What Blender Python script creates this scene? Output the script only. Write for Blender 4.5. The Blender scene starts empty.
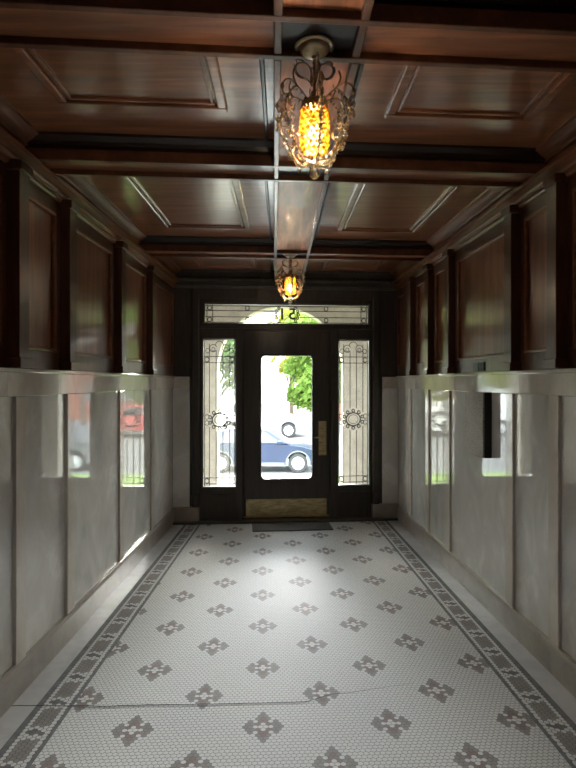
import bpy, bmesh, math, random
from mathutils import Vector, Matrix
random.seed(7)
S = bpy.context.scene
COL = S.collection
R = math.radians
F, HZ, EYE = 577.0, 382.0, 1.58           # focal length in pixels, horizon row, eye height

# ------------------------------------------------------------------ hall space
# The hall tapers a little towards the street door; W() bends straight hall
# coordinates (X across, Y towards the door, Z up) into the real plan.
K = 0.08; DL = 0.022; DR = -0.050; XL0 = -1.43; XR0 = 1.60; HW = 1.35; DOOR = 6.60
def ends(Y):
    return (XL0 + DL * Y) / (1 - DL * K), (XR0 + DR * Y) / (1 - DR * K)
def W(X, Y, Z):
    a, b = ends(Y)
    x = a + (b - a) * (X + HW) / (2 * HW)
    return (x, Y + K * x, Z)
def inv(x, y):
    Y = y - K * x
    a, b = ends(Y)
    return ((x - a) / (b - a) * 2 * HW - HW, Y)
def dw(px, py, Y=DOOR):                    # point of the door wall plane seen at a pixel -> hall X, Z
    t = (px - 288) / F
    y = Y / (1 - K * t)
    return inv(t * y, y)[0], EYE + (HZ - py) / F * y

# ------------------------------------------------------------------ materials
def mat(name, col, rough=0.5, metal=0.0, spec=0.5, coat=0.0, trans=0.0, emit=None, es=0.0):
    m = bpy.data.materials.new(name); m.use_nodes = True
    b = m.node_tree.nodes['Principled BSDF']
    b.inputs['Base Color'].default_value = (*col, 1)
    b.inputs['Roughness'].default_value = rough
    b.inputs['Metallic'].default_value = metal
    b.inputs['Specular IOR Level'].default_value = spec
    b.inputs['Coat Weight'].default_value = coat
    b.inputs['Coat Roughness'].default_value = 0.08
    b.inputs['Transmission Weight'].default_value = trans
    if emit:
        b.inputs['Emission Color'].default_value = (*emit, 1)
        b.inputs['Emission Strength'].default_value = es
    return m
def noisy(m, stops, scale, stretch=(1, 1, 1), detail=6, dist=0.0, rnd=True, bump=0.0, coord='Object', wave=None, rough_rng=None):
    nt = m.node_tree; N = nt.nodes; L = nt.links; b = N['Principled BSDF']
    tc = N.new('ShaderNodeTexCoord'); mp = N.new('ShaderNodeMapping')
    mp.inputs['Scale'].default_value = stretch
    L.new(tc.outputs[coord], mp.inputs['Vector'])
    vec = mp.outputs['Vector']
    if rnd:
        oi = N.new('ShaderNodeObjectInfo'); ml = N.new('ShaderNodeMath'); ml.operation = 'MULTIPLY'
        ml.inputs[1].default_value = 37.0
        L.new(oi.outputs['Random'], ml.inputs[0])
        ad = N.new('ShaderNodeVectorMath'); ad.operation = 'ADD'
        L.new(vec, ad.inputs[0]); L.new(ml.outputs[0], ad.inputs[1]); vec = ad.outputs[0]
    no = N.new('ShaderNodeTexNoise')
    no.inputs['Scale'].default_value = scale; no.inputs['Detail'].default_value = detail
    no.inputs['Distortion'].default_value = dist; no.inputs['Roughness'].default_value = 0.6
    L.new(vec, no.inputs['Vector'])
    cr = N.new('ShaderNodeValToRGB')
    while len(cr.color_ramp.elements) < len(stops): cr.color_ramp.elements.new(0.5)
    for e, (p, c) in zip(cr.color_ramp.elements, stops):
        e.position = p; e.color = (*c, 1)
    L.new(no.outputs['Fac'], cr.inputs['Fac'])
    L.new(cr.outputs['Color'], b.inputs['Base Color'])
    if rough_rng:
        mr = N.new('ShaderNodeMapRange')
        mr.inputs['To Min'].default_value, mr.inputs['To Max'].default_value = rough_rng
        L.new(no.outputs['Fac'], mr.inputs['Value']); L.new(mr.outputs[0], b.inputs['Roughness'])
    if bump:
        bp = N.new('ShaderNodeBump'); bp.inputs['Strength'].default_value = bump
        bp.inputs['Distance'].default_value = 0.004
        L.new(no.outputs['Fac'], bp.inputs['Height']); L.new(bp.outputs['Normal'], b.inputs['Normal'])
    return m
M = {}
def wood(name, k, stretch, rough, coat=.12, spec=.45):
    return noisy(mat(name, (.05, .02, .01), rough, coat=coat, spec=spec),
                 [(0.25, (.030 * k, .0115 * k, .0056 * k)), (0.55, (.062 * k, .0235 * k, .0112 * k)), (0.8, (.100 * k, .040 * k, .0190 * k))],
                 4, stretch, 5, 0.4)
M['wood'] = wood('mahogany_upright', 1.2, (6, 6, .5), .34)
M['wood_len'] = wood('mahogany_lengthwise', 3.0, (6, .5, 6), .45)
M['wood_cross_shaded'] = wood('mahogany_crosswise_shaded', 0.3, (.5, 6, 6), .36, .25, .5)  # near black: shade on beam faces turned from the door, painted in
M['soffit_lit'] = wood('mahogany_soffit_lit', 4.6, (.5, 6, 6), .42, .15)  # same mahogany as the beams, lightened to paint in the lit undersides
M['strip'] = wood('mahogany_strip_lit', 7.5, (5, .5, 5), .46, .1)  # same mahogany lightened; stands in for door light reflected along the strip
M['edging'] = wood('mahogany_edging', 2.2, (3, 3, 3), .36, .3)
M['wood_panel'] = wood('mahogany_panel', 3.4, (7, 5, .45), .33)
M['wood_panel'].node_tree.nodes['Principled BSDF'].inputs['Coat Weight'].default_value = .8
M['wood_panel'].node_tree.nodes['Principled BSDF'].inputs['Coat Roughness'].default_value = .16
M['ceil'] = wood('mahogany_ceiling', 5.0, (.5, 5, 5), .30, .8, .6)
M['ceil'].node_tree.nodes['Principled BSDF'].inputs['Coat Roughness'].default_value = .17
M['black_wood'] = noisy(mat('ebonised_door_wood', (.02, .015, .012), .38), [(.3, (.032, .027, .023)), (.7, (.062, .051, .044))], 5, (7, 7, .6))  # base tone lifted to carry the glare haze around the door
M['marble'] = noisy(mat('polished_grey_marble', (.5, .5, .47), .09, spec=.85),
    [(.18, (.41, .41, .39)), (.40, (.59, .59, .565)), (.55, (.66, .66, .635)), (.64, (.77, .77, .745)), (.80, (.62, .62, .595))], 2.4, (1, 1, .8), 9, 1.3, rough_rng=(.02, .05))
M['marble_strip'] = noisy(mat('polished_warm_marble', (.5, .45, .4), .12, spec=.45),
    [(.22, (.46, .43, .39)), (.48, (.61, .57, .52)), (.6, (.67, .64, .58)), (.8, (.56, .53, .48))], 3.1, (1, 1, .7), 9, 1.0, rough_rng=(.05, .10))
M['marble_base'] = noisy(mat('honed_marble_base', (.4, .37, .34), .3), [(.3, (.24, .215, .19)), (.6, (.33, .30, .265)), (.8, (.27, .25, .22))], 5, (1, 1, 1), 8, .8)
M['slab'] = noisy(mat('grey_stone_border', (.4, .4, .4), .32), [(.3, (.30, .305, .32)), (.6, (.42, .425, .44)), (.8, (.35, .355, .37))], 4, (1, 1, 1), 7, .6)
M['grout'] = mat('grey_grout', (.095, .092, .086), .8)
M['crack'] = mat('crack_dark', (.012, .011, .010), .9)
def tile(name, a, c, sc=60):
    return noisy(mat(name, a, .66, spec=.045), [(.3, a), (.7, c)], sc, (1, 1, 1), 2, 0, rnd=False)
M['t_white'] = tile('tile_white', (.46, .468, .47), (.53, .538, .54))
M['t_grey'] = tile('tile_grey', (.19, .18, .175), (.25, .238, .232), 9)
M['t_rose'] = tile('tile_maroon', (.185, .142, .137), (.235, .192, .185), 9)
M['t_dark'] = tile('tile_charcoal', (.11, .115, .122), (.16, .165, .175), 20)
M['sill'] = noisy(mat('dark_slate', (.05, .05, .05), .4), [(.3, (.03, .03, .03)), (.7, (.07, .068, .065))], 12)
M['mat'] = noisy(mat('rubber_mat', (.06, .06, .06), .8), [(.3, (.03, .032, .035)), (.7, (.11, .11, .115))], 60, bump=.5)
M['mat_edge'] = mat('rubber_edge', (.012, .012, .012), .5)
M['brass'] = noisy(mat('aged_brass', (.5, .38, .18), .4, .8), [(.3, (.34, .27, .13)), (.7, (.74, .61, .34))], 9, (1, 3, 4), rough_rng=(.28, .5))
M['bronze'] = noisy(mat('antique_gilt_bronze', (.3, .2, .1), .36, 1), [(.3, (.30, .20, .10)), (.7, (.62, .45, .25))], 70)
M['canopy'] = mat('brushed_champagne', (.66, .55, .38), .3, 1)
M['lead'] = mat('lead_came', (.035, .033, .03), .5, .6)
M['black'] = mat('black_paint', (.010, .010, .010), .5)
M['board'] = noisy(mat('grey_woven_board', (.3, .28, .25), .75), [(.3, (.12, .108, .095)), (.5, (.25, .23, .205)), (.75, (.38, .355, .32))], 45, (1, 1, 2.5), 5, bump=.4)
M['porch'] = noisy(mat('porch_limestone', (.62, .54, .43), .8), [(.3, (.30, .265, .215)), (.7, (.44, .395, .325))], 7, (1, 1, 1), 6, coord='Object')
M['concrete'] = noisy(mat('pale_concrete', (.6, .58, .54), .9), [(.3, (.36, .35, .32)), (.7, (.45, .44, .41))], 3)
M['asphalt'] = noisy(mat('dry_asphalt', (.3, .3, .3), .9), [(.3, (.13, .13, .13)), (.7, (.19, .19, .185))], 5)
M['grass'] = noisy(mat('sunlit_grass', (.14, .24, .04), .9), [(.3, (.10, .19, .03)), (.7, (.21, .31, .06))], 9)
M['bark'] = noisy(mat('bark', (.12, .09, .06), .9), [(.3, (.07, .05, .035)), (.7, (.16, .12, .09))], 8, (1, 1, .3))
M['brick'] = noisy(mat('red_brick', (.3, .1, .07), .85), [(.3, (.26, .09, .06)), (.7, (.38, .15, .10))], 6)
M['roof'] = noisy(mat('roof_slate', (.1, .1, .11), .8), [(.3, (.07, .07, .08)), (.7, (.14, .13, .13))], 9)
M['plaster'] = noisy(mat('pale_plaster', (.8, .78, .74), .9), [(.3, (.76, .74, .70)), (.7, (.84, .82, .78))], 2)
M['blind'] = mat('white_blind', (.55, .56, .57), .4)
M['tyre'] = mat('tyre_rubber', (.02, .02, .021), .8)
M['alloy'] = mat('silver_alloy', (.72, .72, .72), .35, .5)
M['carglass'] = mat('car_window', (.03, .04, .05), .06, spec=.8)
M['plastic'] = mat('grey_plastic', (.10, .10, .105), .6)
M['lamp_red'] = mat('tail_lamp_red', (.4, .02, .02), .2)
M['lamp_clear'] = mat('headlamp_clear', (.7, .72, .74), .15)
M['blue'] = mat('blue_car_paint', (.004, .012, .042), .34, .1, coat=.2)
M['white'] = mat('white_car_paint', (.75, .75, .74), .3, coat=.6)
M['red'] = mat('red_car_paint', (.42, .035, .03), .3, coat=.6)
def leafmat(name, c):
    m = bpy.data.materials.new(name); m.use_nodes = True; nt = m.node_tree; N = nt.nodes; L = nt.links
    N.clear(); o = N.new('ShaderNodeOutputMaterial'); d = N.new('ShaderNodeBsdfDiffuse'); t = N.new('ShaderNodeBsdfTranslucent'); x = N.new('ShaderNodeMixShader')
    tc = N.new('ShaderNodeTexCoord'); no = N.new('ShaderNodeTexNoise'); no.inputs['Scale'].default_value = 1.3
    cr = N.new('ShaderNodeValToRGB'); cr.color_ramp.elements[0].color = (*[v * .6 for v in c], 1); cr.color_ramp.elements[1].color = (*[v * 1.3 for v in c], 1)
    cr.color_ramp.elements[0].position = .35; cr.color_ramp.elements[1].position = .65
    L.new(tc.outputs['Object'], no.inputs['Vector']); L.new(no.outputs['Fac'], cr.inputs['Fac'])
    L.new(cr.outputs[0], d.inputs[0]); L.new(cr.outputs[0], t.inputs[0]); x.inputs[0].default_value = .5
    L.new(d.outputs[0], x.inputs[1]); L.new(t.outputs[0], x.inputs[2]); L.new(x.outputs[0], o.inputs[0])
    return m
M['leaf'] = leafmat('leaf_fresh_green', (.15, .24, .05))
M['leaf_dark'] = leafmat('leaf_mid_green', (.08, .16, .045))
M['leaf_yellow'] = leafmat('leaf_yellow_green', (.28, .30, .05))
def glassmat(name, tint, gloss_rough=0.0, haze=0.0):
    m = bpy.data.materials.new(name); m.use_nodes = True; nt = m.node_tree; N = nt.nodes; L = nt.links
    N.clear(); o = N.new('ShaderNodeOutputMaterial'); t = N.new('ShaderNodeBsdfTransparent'); g = N.new('ShaderNodeBsdfGlossy'); x = N.new('ShaderNodeMixShader'); f = N.new('ShaderNodeFresnel')
    t.inputs[0].default_value = (*tint, 1); g.inputs['Roughness'].default_value = gloss_rough; f.inputs[0].default_value = 1.45
    L.new(f.outputs[0], x.inputs[0]); L.new(t.outputs[0], x.inputs[1]); L.new(g.outputs[0], x.inputs[2])
    out = x.outputs[0]
    if haze:
        h = N.new('ShaderNodeBsdfTranslucent'); h.inputs[0].default_value = (.9, .88, .8, 1)
        y = N.new('ShaderNodeMixShader'); y.inputs[0].default_value = haze
        L.new(out, y.inputs[1]); L.new(h.outputs[0], y.inputs[2]); out = y.outputs[0]
    L.new(out, o.inputs[0])
    return m
M['glass'] = glassmat('clear_pane', (.97, .98, .97))
M['leaded'] = glassmat('leaded_pane', (.90, .89, .84), 0.02, .03)
def beadmat(name, col, tl=.6):
    m = bpy.data.materials.new(name); m.use_nodes = True; nt = m.node_tree; N = nt.nodes; L = nt.links
    N.clear(); o = N.new('ShaderNodeOutputMaterial'); t = N.new('ShaderNodeBsdfTranslucent'); p = N.new('ShaderNodeBsdfPrincipled'); x = N.new('ShaderNodeMixShader')
    t.inputs[0].default_value = (*col, 1); p.inputs['Base Color'].default_value = (*col, 1); p.inputs['Roughness'].default_value = .08
    x.inputs[0].default_value = tl
    L.new(p.outputs[0], x.inputs[1]); L.new(t.outputs[0], x.inputs[2]); L.new(x.outputs[0], o.inputs[0])
    return m
M['amber'] = beadmat('amber_crystal', (.55, .34, .05), .6)
M['amber_pale'] = beadmat('pale_amber_crystal', (.66, .45, .10), .6)
M['crystal'] = mat('clear_crystal', (.95, .88, .78), .04, trans=.75)
M['bulb'] = mat('lit_bulb', (1, .8, .45), .4, emit=(1, .80, .42), es=2)

# ------------------------------------------------------------------ mesh building
class MB:
    def __init__(s): s.v = []; s.f = []; s.mi = []
    def add(s, vs, fs, mi=0):
        n = len(s.v); s.v += [tuple(p) for p in vs]
        s.f += [tuple(i + n for i in f) for f in fs]; s.mi += [mi] * len(fs)
        return s
    def box(s, x0, x1, y0, y1, z0, z1, mi=0):
        if x0 > x1: x0, x1 = x1, x0
        if y0 > y1: y0, y1 = y1, y0
        return s.add([(x, y, z) for z in (z0, z1) for y in (y0, y1) for x in (x0, x1)],
              [(0, 2, 3, 1), (4, 5, 7, 6), (0, 1, 5, 4), (2, 6, 7, 3), (0, 4, 6, 2), (1, 3, 7, 5)], mi)
    def prism(s, prof, axis, a, b, mi=0):   # prof: list of 2-D points; axis 'y': (x,z); 'x': (y,z); 'z': (x,y)
        def P(p, t): return (p[0], t, p[1]) if axis == 'y' else (t, p[0], p[1]) if axis == 'x' else (p[0], p[1], t)
        n = len(prof)
        vs = [P(p, a) for p in prof] + [P(p, b) for p in prof]
        fs = [(i, (i + 1) % n, n + (i + 1) % n, n + i) for i in range(n)] + [tuple(range(n))[::-1], tuple(range(n, 2 * n))]
        return s.add(vs, fs, mi)
    def lathe(s, prof, seg=20, c=(0, 0, 0), axis='z', mi=0):
        vs = []; fs = []; n = len(prof)
        for k in range(seg):
            a = 2 * math.pi * k / seg; ca, sa = math.cos(a), math.sin(a)
            for r, h in prof:
                p = (r * ca, r * sa, h) if axis == 'z' else (r * ca, h, r * sa) if axis == 'y' else (h, r * ca, r * sa)
                vs.append((p[0] + c[0], p[1] + c[1], p[2] + c[2]))
        for k in range(seg):
            for i in range(n - 1):
                fs.append((k * n + i, ((k + 1) % seg) * n + i, ((k + 1) % seg) * n + i + 1, k * n + i + 1))
        return s.add(vs, fs, mi)
    def ball(s, c, r, seg=10, sz=1.0, mi=0):
        n = max(4, seg // 2 + 1)
        return s.lathe([(max(1e-5, r * math.sin(math.pi * i / n)), -r * sz * math.cos(math.pi * i / n)) for i in range(n + 1)], seg, c, 'z', mi)
    def tube(s, pts, rad, seg=6, closed=False, mi=0):
        P = [Vector(p) for p in pts]; n = len(P)
        if not hasattr(rad, '__len__'): rad = [rad] * n
        vs = []; fs = []; up = None
        for i, p in enumerate(P):
            t = (P[(i + 1) % n] - P[i - 1]) if closed else (P[min(i + 1, n - 1)] - P[max(i - 1, 0)])
            t.normalize()
            if up is None:
                up = Vector((0, 0, 1)) if abs(t.z) < .9 else Vector((1, 0, 0))
            u = up - t * up.dot(t)
            if u.length < 1e-4: u = t.orthogonal()
            u.normalize(); w = t.cross(u); up = u
            for k in range(seg):
                a = 2 * math.pi * k / seg
                vs.append(p + (u * math.cos(a) + w * math.sin(a)) * rad[i])
        m = n if closed else n - 1
        for i in range(m):
            j = (i + 1) % n
            for k in range(seg):
                l = (k + 1) % seg
                fs.append((i * seg + k, i * seg + l, j * seg + l, j * seg + k))
        if not closed:
            fs.append(tuple(range(seg))[::-1]); fs.append(tuple((n - 1) * seg + k for k in range(seg)))
        return s.add(vs, fs, mi)
    def build(s, name, mats, parent=None, warp=False, bevel=0, smooth=False, loc=None):
        vs = [W(*p) for p in s.v] if warp else s.v
        me = bpy.data.meshes.new(name); me.from_pydata(vs, [], s.f)
        for m in (mats if isinstance(mats, (list, tuple)) else [mats]): me.materials.append(m)
        if any(s.mi): me.polygons.foreach_set('material_index', s.mi)
        bm = bmesh.new(); bm.from_mesh(me); bmesh.ops.recalc_face_normals(bm, faces=bm.faces); bm.to_mesh(me); bm.free()
        if smooth:
            me.polygons.foreach_set('use_smooth', [True] * len(me.polygons))
            try: me.set_sharp_from_angle(angle=R(42))
            except Exception: pass
        o = bpy.data.objects.new(name, me); COL.objects.link(o)
        if parent: o.parent = parent
        if loc: o.location = loc
        if bevel:
            b = o.modifiers.new('bevel', 'BEVEL'); b.width = bevel; b.segments = 2; b.limit_method = 'ANGLE'; b.angle_limit = R(40)
        return o
def tag(o, label=None, cat=None, group=None, kind=None):
    if label: o['label'] = label
    if cat: o['category'] = cat
    if group: o['group'] = group
    if kind: o['kind'] = kind
    return o
def empty(name, loc=(0, 0, 0), rz=0, **kw):
    o = bpy.data.objects.new(name, None); COL.objects.link(o); o.location = loc; o.rotation_euler = (0, 0, rz); o.empty_display_size = .1
    return tag(o, **kw)
def struct(o, label, cat): return tag(o, label, cat, kind='structure')
def wbox(name, m, parent, *a, bevel=.003): return MB().box(*a).build(name, m, parent, True, bevel)

BACK = -2.6
# ------------------------------------------------------------------ floor
P = 0.02368
def base_l(y): return -1.405 + DL * y       # foot of the marble base, left and right
def base_r(y): return 1.575 + DR * y
SLAB, BAND, INN, LINE = .115, .145, .275, .294
fy1 = 6.42
def floor_end(x): return 6.47 + K * x
HEX = [(math.sin(math.pi / 3 * k) * P / math.sqrt(3) * .93, math.cos(math.pi / 3 * k) * P / math.sqrt(3) * .90) for k in range(6)]
fl = MB()
def hexat(x, y, ax, ay, mi):
    n = len(fl.v)
    for hx, hy in HEX:
        fl.v.append((x + ax[0] * hx + ay[0] * hy, y + ax[1] * hx + ay[1] * hy, 0.0))
    fl.f.append(tuple(range(n + 5, n - 1, -1))); fl.mi.append(mi)
# field tiles: rows across the hall, flowers on a staggered lattice 30 tiles x 32 rows
al = math.hypot(1, .045); ay = (-.045 / al, 1 / al); ax = (1 / al, .045 / al)
O0 = (-.1386, 3.190); RH = P * math.sqrt(3) / 2
NA, NR, STR = 25, 13, 1.024                # flower lattice: 25 tiles across, 13 rows to the staggered row
PETAL = {5: (0,), 4: (.5,), 3: (0, 1), 2: (.5, 2.5), 1: (1, 2, 3), 0: (2.5, 3.5)}
def flower(j, dx):                          # row offset and tile offset from a flower's centre
    x = abs(dx)
    if any(abs(x - q) < .1 for q in PETAL.get(abs(j), ())):
        return 2 if (abs(j), round(x * 2)) in ((1, 2), (2, 1), (3, 0)) else 1
    return 0
for r in range(int((BACK - 3.2) / RH / STR) - 3, int(3.7 / RH / STR)):
    off = 0.0 if r % 2 else .5
    for c in range(-90, 95):
        u, v = c + off, r * RH * STR / P
        x = O0[0] + ax[0] * u * P + ay[0] * v * P; y = O0[1] + ax[1] * u * P + ay[1] * v * P
        if x < base_l(y) + INN or x > base_r(y) - INN or y > floor_end(x) or y < BACK: continue
        mi = 0
        for sh in (0, 1):
            fr_ = round(r / (2 * NR) - .5 * sh) * 2 * NR + NR * sh
            fu = round(u / NA - .5 * sh) * NA + NA * .5 * sh
            k = flower(r - fr_, u - fu)
            if k: mi = k
        hexat(x, y, ax, ay, mi)
# border tiles: rows along each wall
for side in (-1, 1):
    dd = DL if side < 0 else DR
    q = math.hypot(1, dd); by = (dd / q, 1 / q); bx = (1 / q, -dd / q)
    x00 = base_l(0) if side < 0 else base_r(0)
    ph0 = 2.608 if side < 0 else 2.66
    per = .245
    PB = .0245; RB = PB * .866
    for r in range(int(BACK / PB), int(6.7 / PB)):
        for c in range(6):
            s_ = BAND + RB * (c + .5); t = r * PB + (PB / 2 if c % 2 else 0)
            x = x00 + by[0] * t - side * bx[0] * s_; y = by[1] * t - side * bx[1] * s_
            if y > floor_end(x): continue
            ph = ((t - ph0 + per / 2) % per) - per / 2
            mi = 0
            if 1 <= c <= 4:
                if abs(ph) > .050: mi = 1
                elif abs(ph) < (.021 if c in (2, 3) else .0123): mi = 3
            hexat(x, y, by, bx, mi)
floor = fl.build('floor', [M['t_white'], M['t_grey'], M['t_rose'], M['t_dark']])
struct(floor, 'white hexagonal mosaic tile floor with grey flower clusters and patterned borders', 'floor')
MB().box(-1.9, 2.0, BACK, 6.7, -.06, -.0012).build('grout_bed', M['grout'], floor)
for side in (-1, 1):
    f = base_l if side < 0 else base_r; sg = -side
    def strip(s0, s1, z, nm, m, th=.004):
        q = []
        for y in (BACK, fy1 + .05 + (-.10 if side < 0 else .10)):
            q += [(f(y) + sg * s0, y, z - th), (f(y) + sg * s1, y, z - th), (f(y) + sg * s0, y, z), (f(y) + sg * s1, y, z)]
        MB().add(q, [(0, 1, 3, 2), (4, 6, 7, 5), (0, 4, 5, 1), (2, 3, 7, 6), (0, 2, 6, 4), (1, 5, 7, 3)]).build(nm, m, floor)
    strip(-.03, SLAB, .002, 'border_slab', M['slab'])
    strip(SLAB, BAND, .0012, 'border_band', M['t_dark'])
    strip(INN, LINE, .0010, 'border_line', M['t_dark'])
# crack across the tiles
ck = MB(); pts = []
for (px, py) in [(-30, 708.3), (20, 706), (60, 706.2), (110, 706.6), (150, 705.2), (185, 704.8), (230, 704.2), (275, 703), (306, 702.4), (318, 698.5), (332, 694.6), (350, 693), (366, 690.6), (384, 687.8), (400, 685.8), (418, 682.5)]:
    y = F * EYE / (py - HZ); pts.append(((px - 288) / F * y, y))
pp = []
for i in range(len(pts) - 1):
    for k in range(5):
        t = k / 5; pp.append((pts[i][0] * (1 - t) + pts[i + 1][0] * t, pts[i][1] * (1 - t) + pts[i + 1][1] * t + random.uniform(-.0022, .0022)))
n = len(pp)
for i in range(n - 1):
    w0 = .0036 * (1 if i < n * .55 else max(.25, .95 * (1 - (i / n - .55) / .45))); w1 = w0
    (x0, y0), (x1, y1) = pp[i], pp[i + 1]
    ck.add([(x0, y0 - w0, .0026), (x1, y1 - w1, .0026), (x1, y1 + w1, .0026), (x0, y0 + w0, .0026)], [(0, 1, 2, 3)])
ck.build('crack', M['crack'], floor)['label'] = 'long dark crack across the tiles'
# threshold slab in front of the door, and the mat
o = wbox('trim_1', M['sill'], None, -HW - .02, HW + .02, 6.47, DOOR + .12, -.05, .022, bevel=.005)
struct(o, 'dark stone threshold slab across the foot of the street door wall', 'threshold')
mx0, mx1 = inv((252 - 288) / F * 6.2, 6.2)[0], inv((332 - 288) / F * 6.2, 6.2)[0]
dm = empty('doormat', W((mx0 + mx1) / 2, 6.28, 0), label='thin dark rubber doormat on the tiles before the street door', cat='doormat')
md = (mx1 - mx0) / 2 * .96
mz = math.atan(K)
dm.rotation_euler = (0, 0, mz)
MB().box(-md + .02, md - .02, -.15, .15, .001, .008).build('pad', M['mat'], dm)
e = MB()
e.box(-md, md, -.17, -.148, .001, .010).box(-md, md, .148, .17, .001, .010).box(-md, -md + .022, -.148, .148, .001, .010).box(md - .022, md, -.148, .148, .001, .010)
e.build('rim', M['mat_edge'], dm, bevel=.002)

# ------------------------------------------------------------------ side walls
PIL = {-1: [.45, 1.75, 2.915, 3.534, 4.53, 5.46], 1: [.40, 1.70, 2.879, 3.42, 4.60, 5.18, 5.80]}
WT = 1.65; PW = .105; ZC = 2.83
for side in (-1, 1):
    nm = 'left' if side < 0 else 'right'
    def sb(name, m, parent, d0, d1, y0, y1, z0, z1, bevel=.003):   # d = distance out from the wall face into the hall
        return wbox(name, m, parent, side * (HW - d0), side * (HW - d1), y0, y1, z0, z1, bevel=bevel)
    wall = wbox('wall_' + nm, M['wood'], None, side * (HW + .022), side * (HW + .22), BACK - .2, DOOR + .3, -.06, 3.1, bevel=0)
    struct(wall, f'{nm} hall wall with dark wood panels above a polished marble wainscot', 'wall')
    ys = [BACK] + PIL[side] + [DOOR]
    # marble base
    bb = MB()
    bb.prism([(side * (HW + .022), -.01), (side * (HW - .020), -.01), (side * (HW - .020), .140), (side * (HW - .012), .158), (side * (HW + .022), .158)], 'y', BACK, DOOR)
    b = bb.build('baseboard_' + nm, M['marble_base'], None, True)
    struct(b, f'tall honed marble baseboard along the {nm} wall', 'baseboard')
    for i in range(len(ys) - 1):
        y0, y1 = ys[i], ys[i + 1]
        if i > 0:
            sb('marble_strip', M['marble_strip'], wall, -.022, .004, y0 * 1.03, y0 * 1.03 + PW, .15, 1.508)
        s0 = y0 + (PW if i else 0)
        sb('marble_panel', M['marble'], wall, -.022, -.012, (y0 * 1.03 + PW) if i else y0, y1 * 1.03 if y1 < DOOR else y1, .15, 1.508, .004)
        sb('cap_band', M['marble_strip'], wall, -.022, .006, y0, y1, 1.508, 1.628, .0015)
        # wood bay: rails, stiles, recessed panel with a moulded edge
        p0, p1, z0, z1 = s0 + .055, y1 - .055, 1.752, 2.565
        fr = MB()
        for a in ((s0, y1, WT, z0), (s0, y1, z1, 2.72), (s0, p0, z0, z1), (p1, y1, z0, z1)):
            fr.box(side * (HW + .022), side * HW, a[0], a[1], a[2], a[3])
        fr.build('panel_rails', M['wood'], wall, True, .002)
        sb('wood_panel', M['wood_panel'], wall, -.022, -.016, p0, p1, z0, z1, .001)
        mo = MB(); g = .022
        prof = lambda s: [(side * (HW + .016), 0), (side * (HW - .008), 0)]
        for a in ((p0, p1, z0, z0 + g), (p0, p1, z1 - g, z1), (p0, p0 + g, z0, z1), (p1 - g, p1, z0, z1)):
            mo.box(side * (HW + .016), side * (HW - .007), a[0], a[1], a[2], a[3])
        mo.build('panel_moulding', M['wood_len'], wall, True, .006)
        if i > 0:
            pl = sb('pilaster', M['wood'], wall, -.01, .058, y0, y0 + PW, WT + .05, 2.655, .004)
            sb('base_block', M['wood'], pl, -.01, .070, y0 - .014, y0 + PW + .014, WT, WT + .05, .004)
            sb('cap_block', M['wood'], pl, -.01, .072, y0 - .014, y0 + PW + .014, 2.612, 2.662, .006)
    sb('cap_lip', M['marble_strip'], wall, -.022, .020, BACK, DOOR, 1.628, WT, .004)
    # crown between panels and beams, frieze and cornice against the ceiling
    X = lambda d: side * (HW - d)
    cr = MB()
    cr.prism([(X(-.02), 2.640), (X(.010), 2.640), (X(.018), 2.650), (X(.018), 2.664), (X(.026), 2.668), (X(.030), 2.680), (X(.034), 2.684), (X(.034), 2.691), (X(.084), 2.694), (X(.088), 2.690), (X(.095), 2.690), (X(.095), 2.710), (X(.03), 2.710), (X(.03), 2.70), (X(-.02), 2.70)], 'y', BACK, DOOR)
    cr.build('crown', M['wood_len'], wall, True)
    fz = MB()
    fz.prism([(X(-.02), 2.705), (X(.032), 2.705), (X(.032), 2.772), (X(.045), 2.774), (X(.052), 2.786), (X(.080), 2.800), (X(.105), 2.812), (X(.118), 2.816), (X(.118), 2.84), (X(-.02), 2.84)], 'y', BACK, DOOR)
    fz.build('cornice', M['wood_len'], wall, True)

# ------------------------------------------------------------------ ceiling
ceil = wbox('ceiling', M['ceil'], None, -HW - .2, HW + .2, BACK - .2, DOOR + .3, ZC, 3.08, bevel=0)
struct(ceil, 'coffered mahogany ceiling with deep cross beams and a raised centre strip', 'ceiling')
def sx0(y): return -.071 - .0125 * y        # the strip's left edge runs slightly out of parallel
BEAMS = [(-.45, -.21), (1.785, 2.03), (3.025, 3.262), (5.065, 5.31)]
SX1 = .186                                  # centre strip
LZ, FZ, LW = 2.71, 2.738, .030
cuts = [BACK] + [v for b in BEAMS for v in b] + [DOOR]
for y0, y1 in BEAMS:
    bm_ = wbox('cross_beam', M['wood_cross_shaded'], ceil, -HW - .02, HW + .02, y0 + .004, y1 - .004, FZ, ZC + .02, bevel=0)
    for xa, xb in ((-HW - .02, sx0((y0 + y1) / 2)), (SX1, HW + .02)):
        wbox('soffit_board', M['soffit_lit'], bm_, xa, xb, y0 + LW, y1 - LW, FZ - .002, FZ + .01, bevel=0)  # separate board so the underside can carry its painted light
    for a, b in ((y0, y0 + LW), (y1 - LW, y1)):
        wbox('beam_edging', M['edging'], bm_, -HW - .02, HW + .02, a, b, LZ, FZ + .03, bevel=.004)
def skew(a0, a1, b0, b1, y0, y1, z0, z1):
    return MB().add([(a0, y0, z0), (a1, y0, z0), (b0, y1, z0), (b1, y1, z0), (a0, y0, z1), (a1, y0, z1), (b0, y1, z1), (b1, y1, z1)],
                    [(0, 2, 3, 1), (4, 5, 7, 6), (0, 1, 5, 4), (2, 6, 7, 3), (0, 4, 6, 2), (1, 3, 7, 5)])
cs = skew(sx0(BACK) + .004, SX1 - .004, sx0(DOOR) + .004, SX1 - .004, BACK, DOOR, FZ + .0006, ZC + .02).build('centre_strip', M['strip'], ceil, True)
LR = .026
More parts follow.
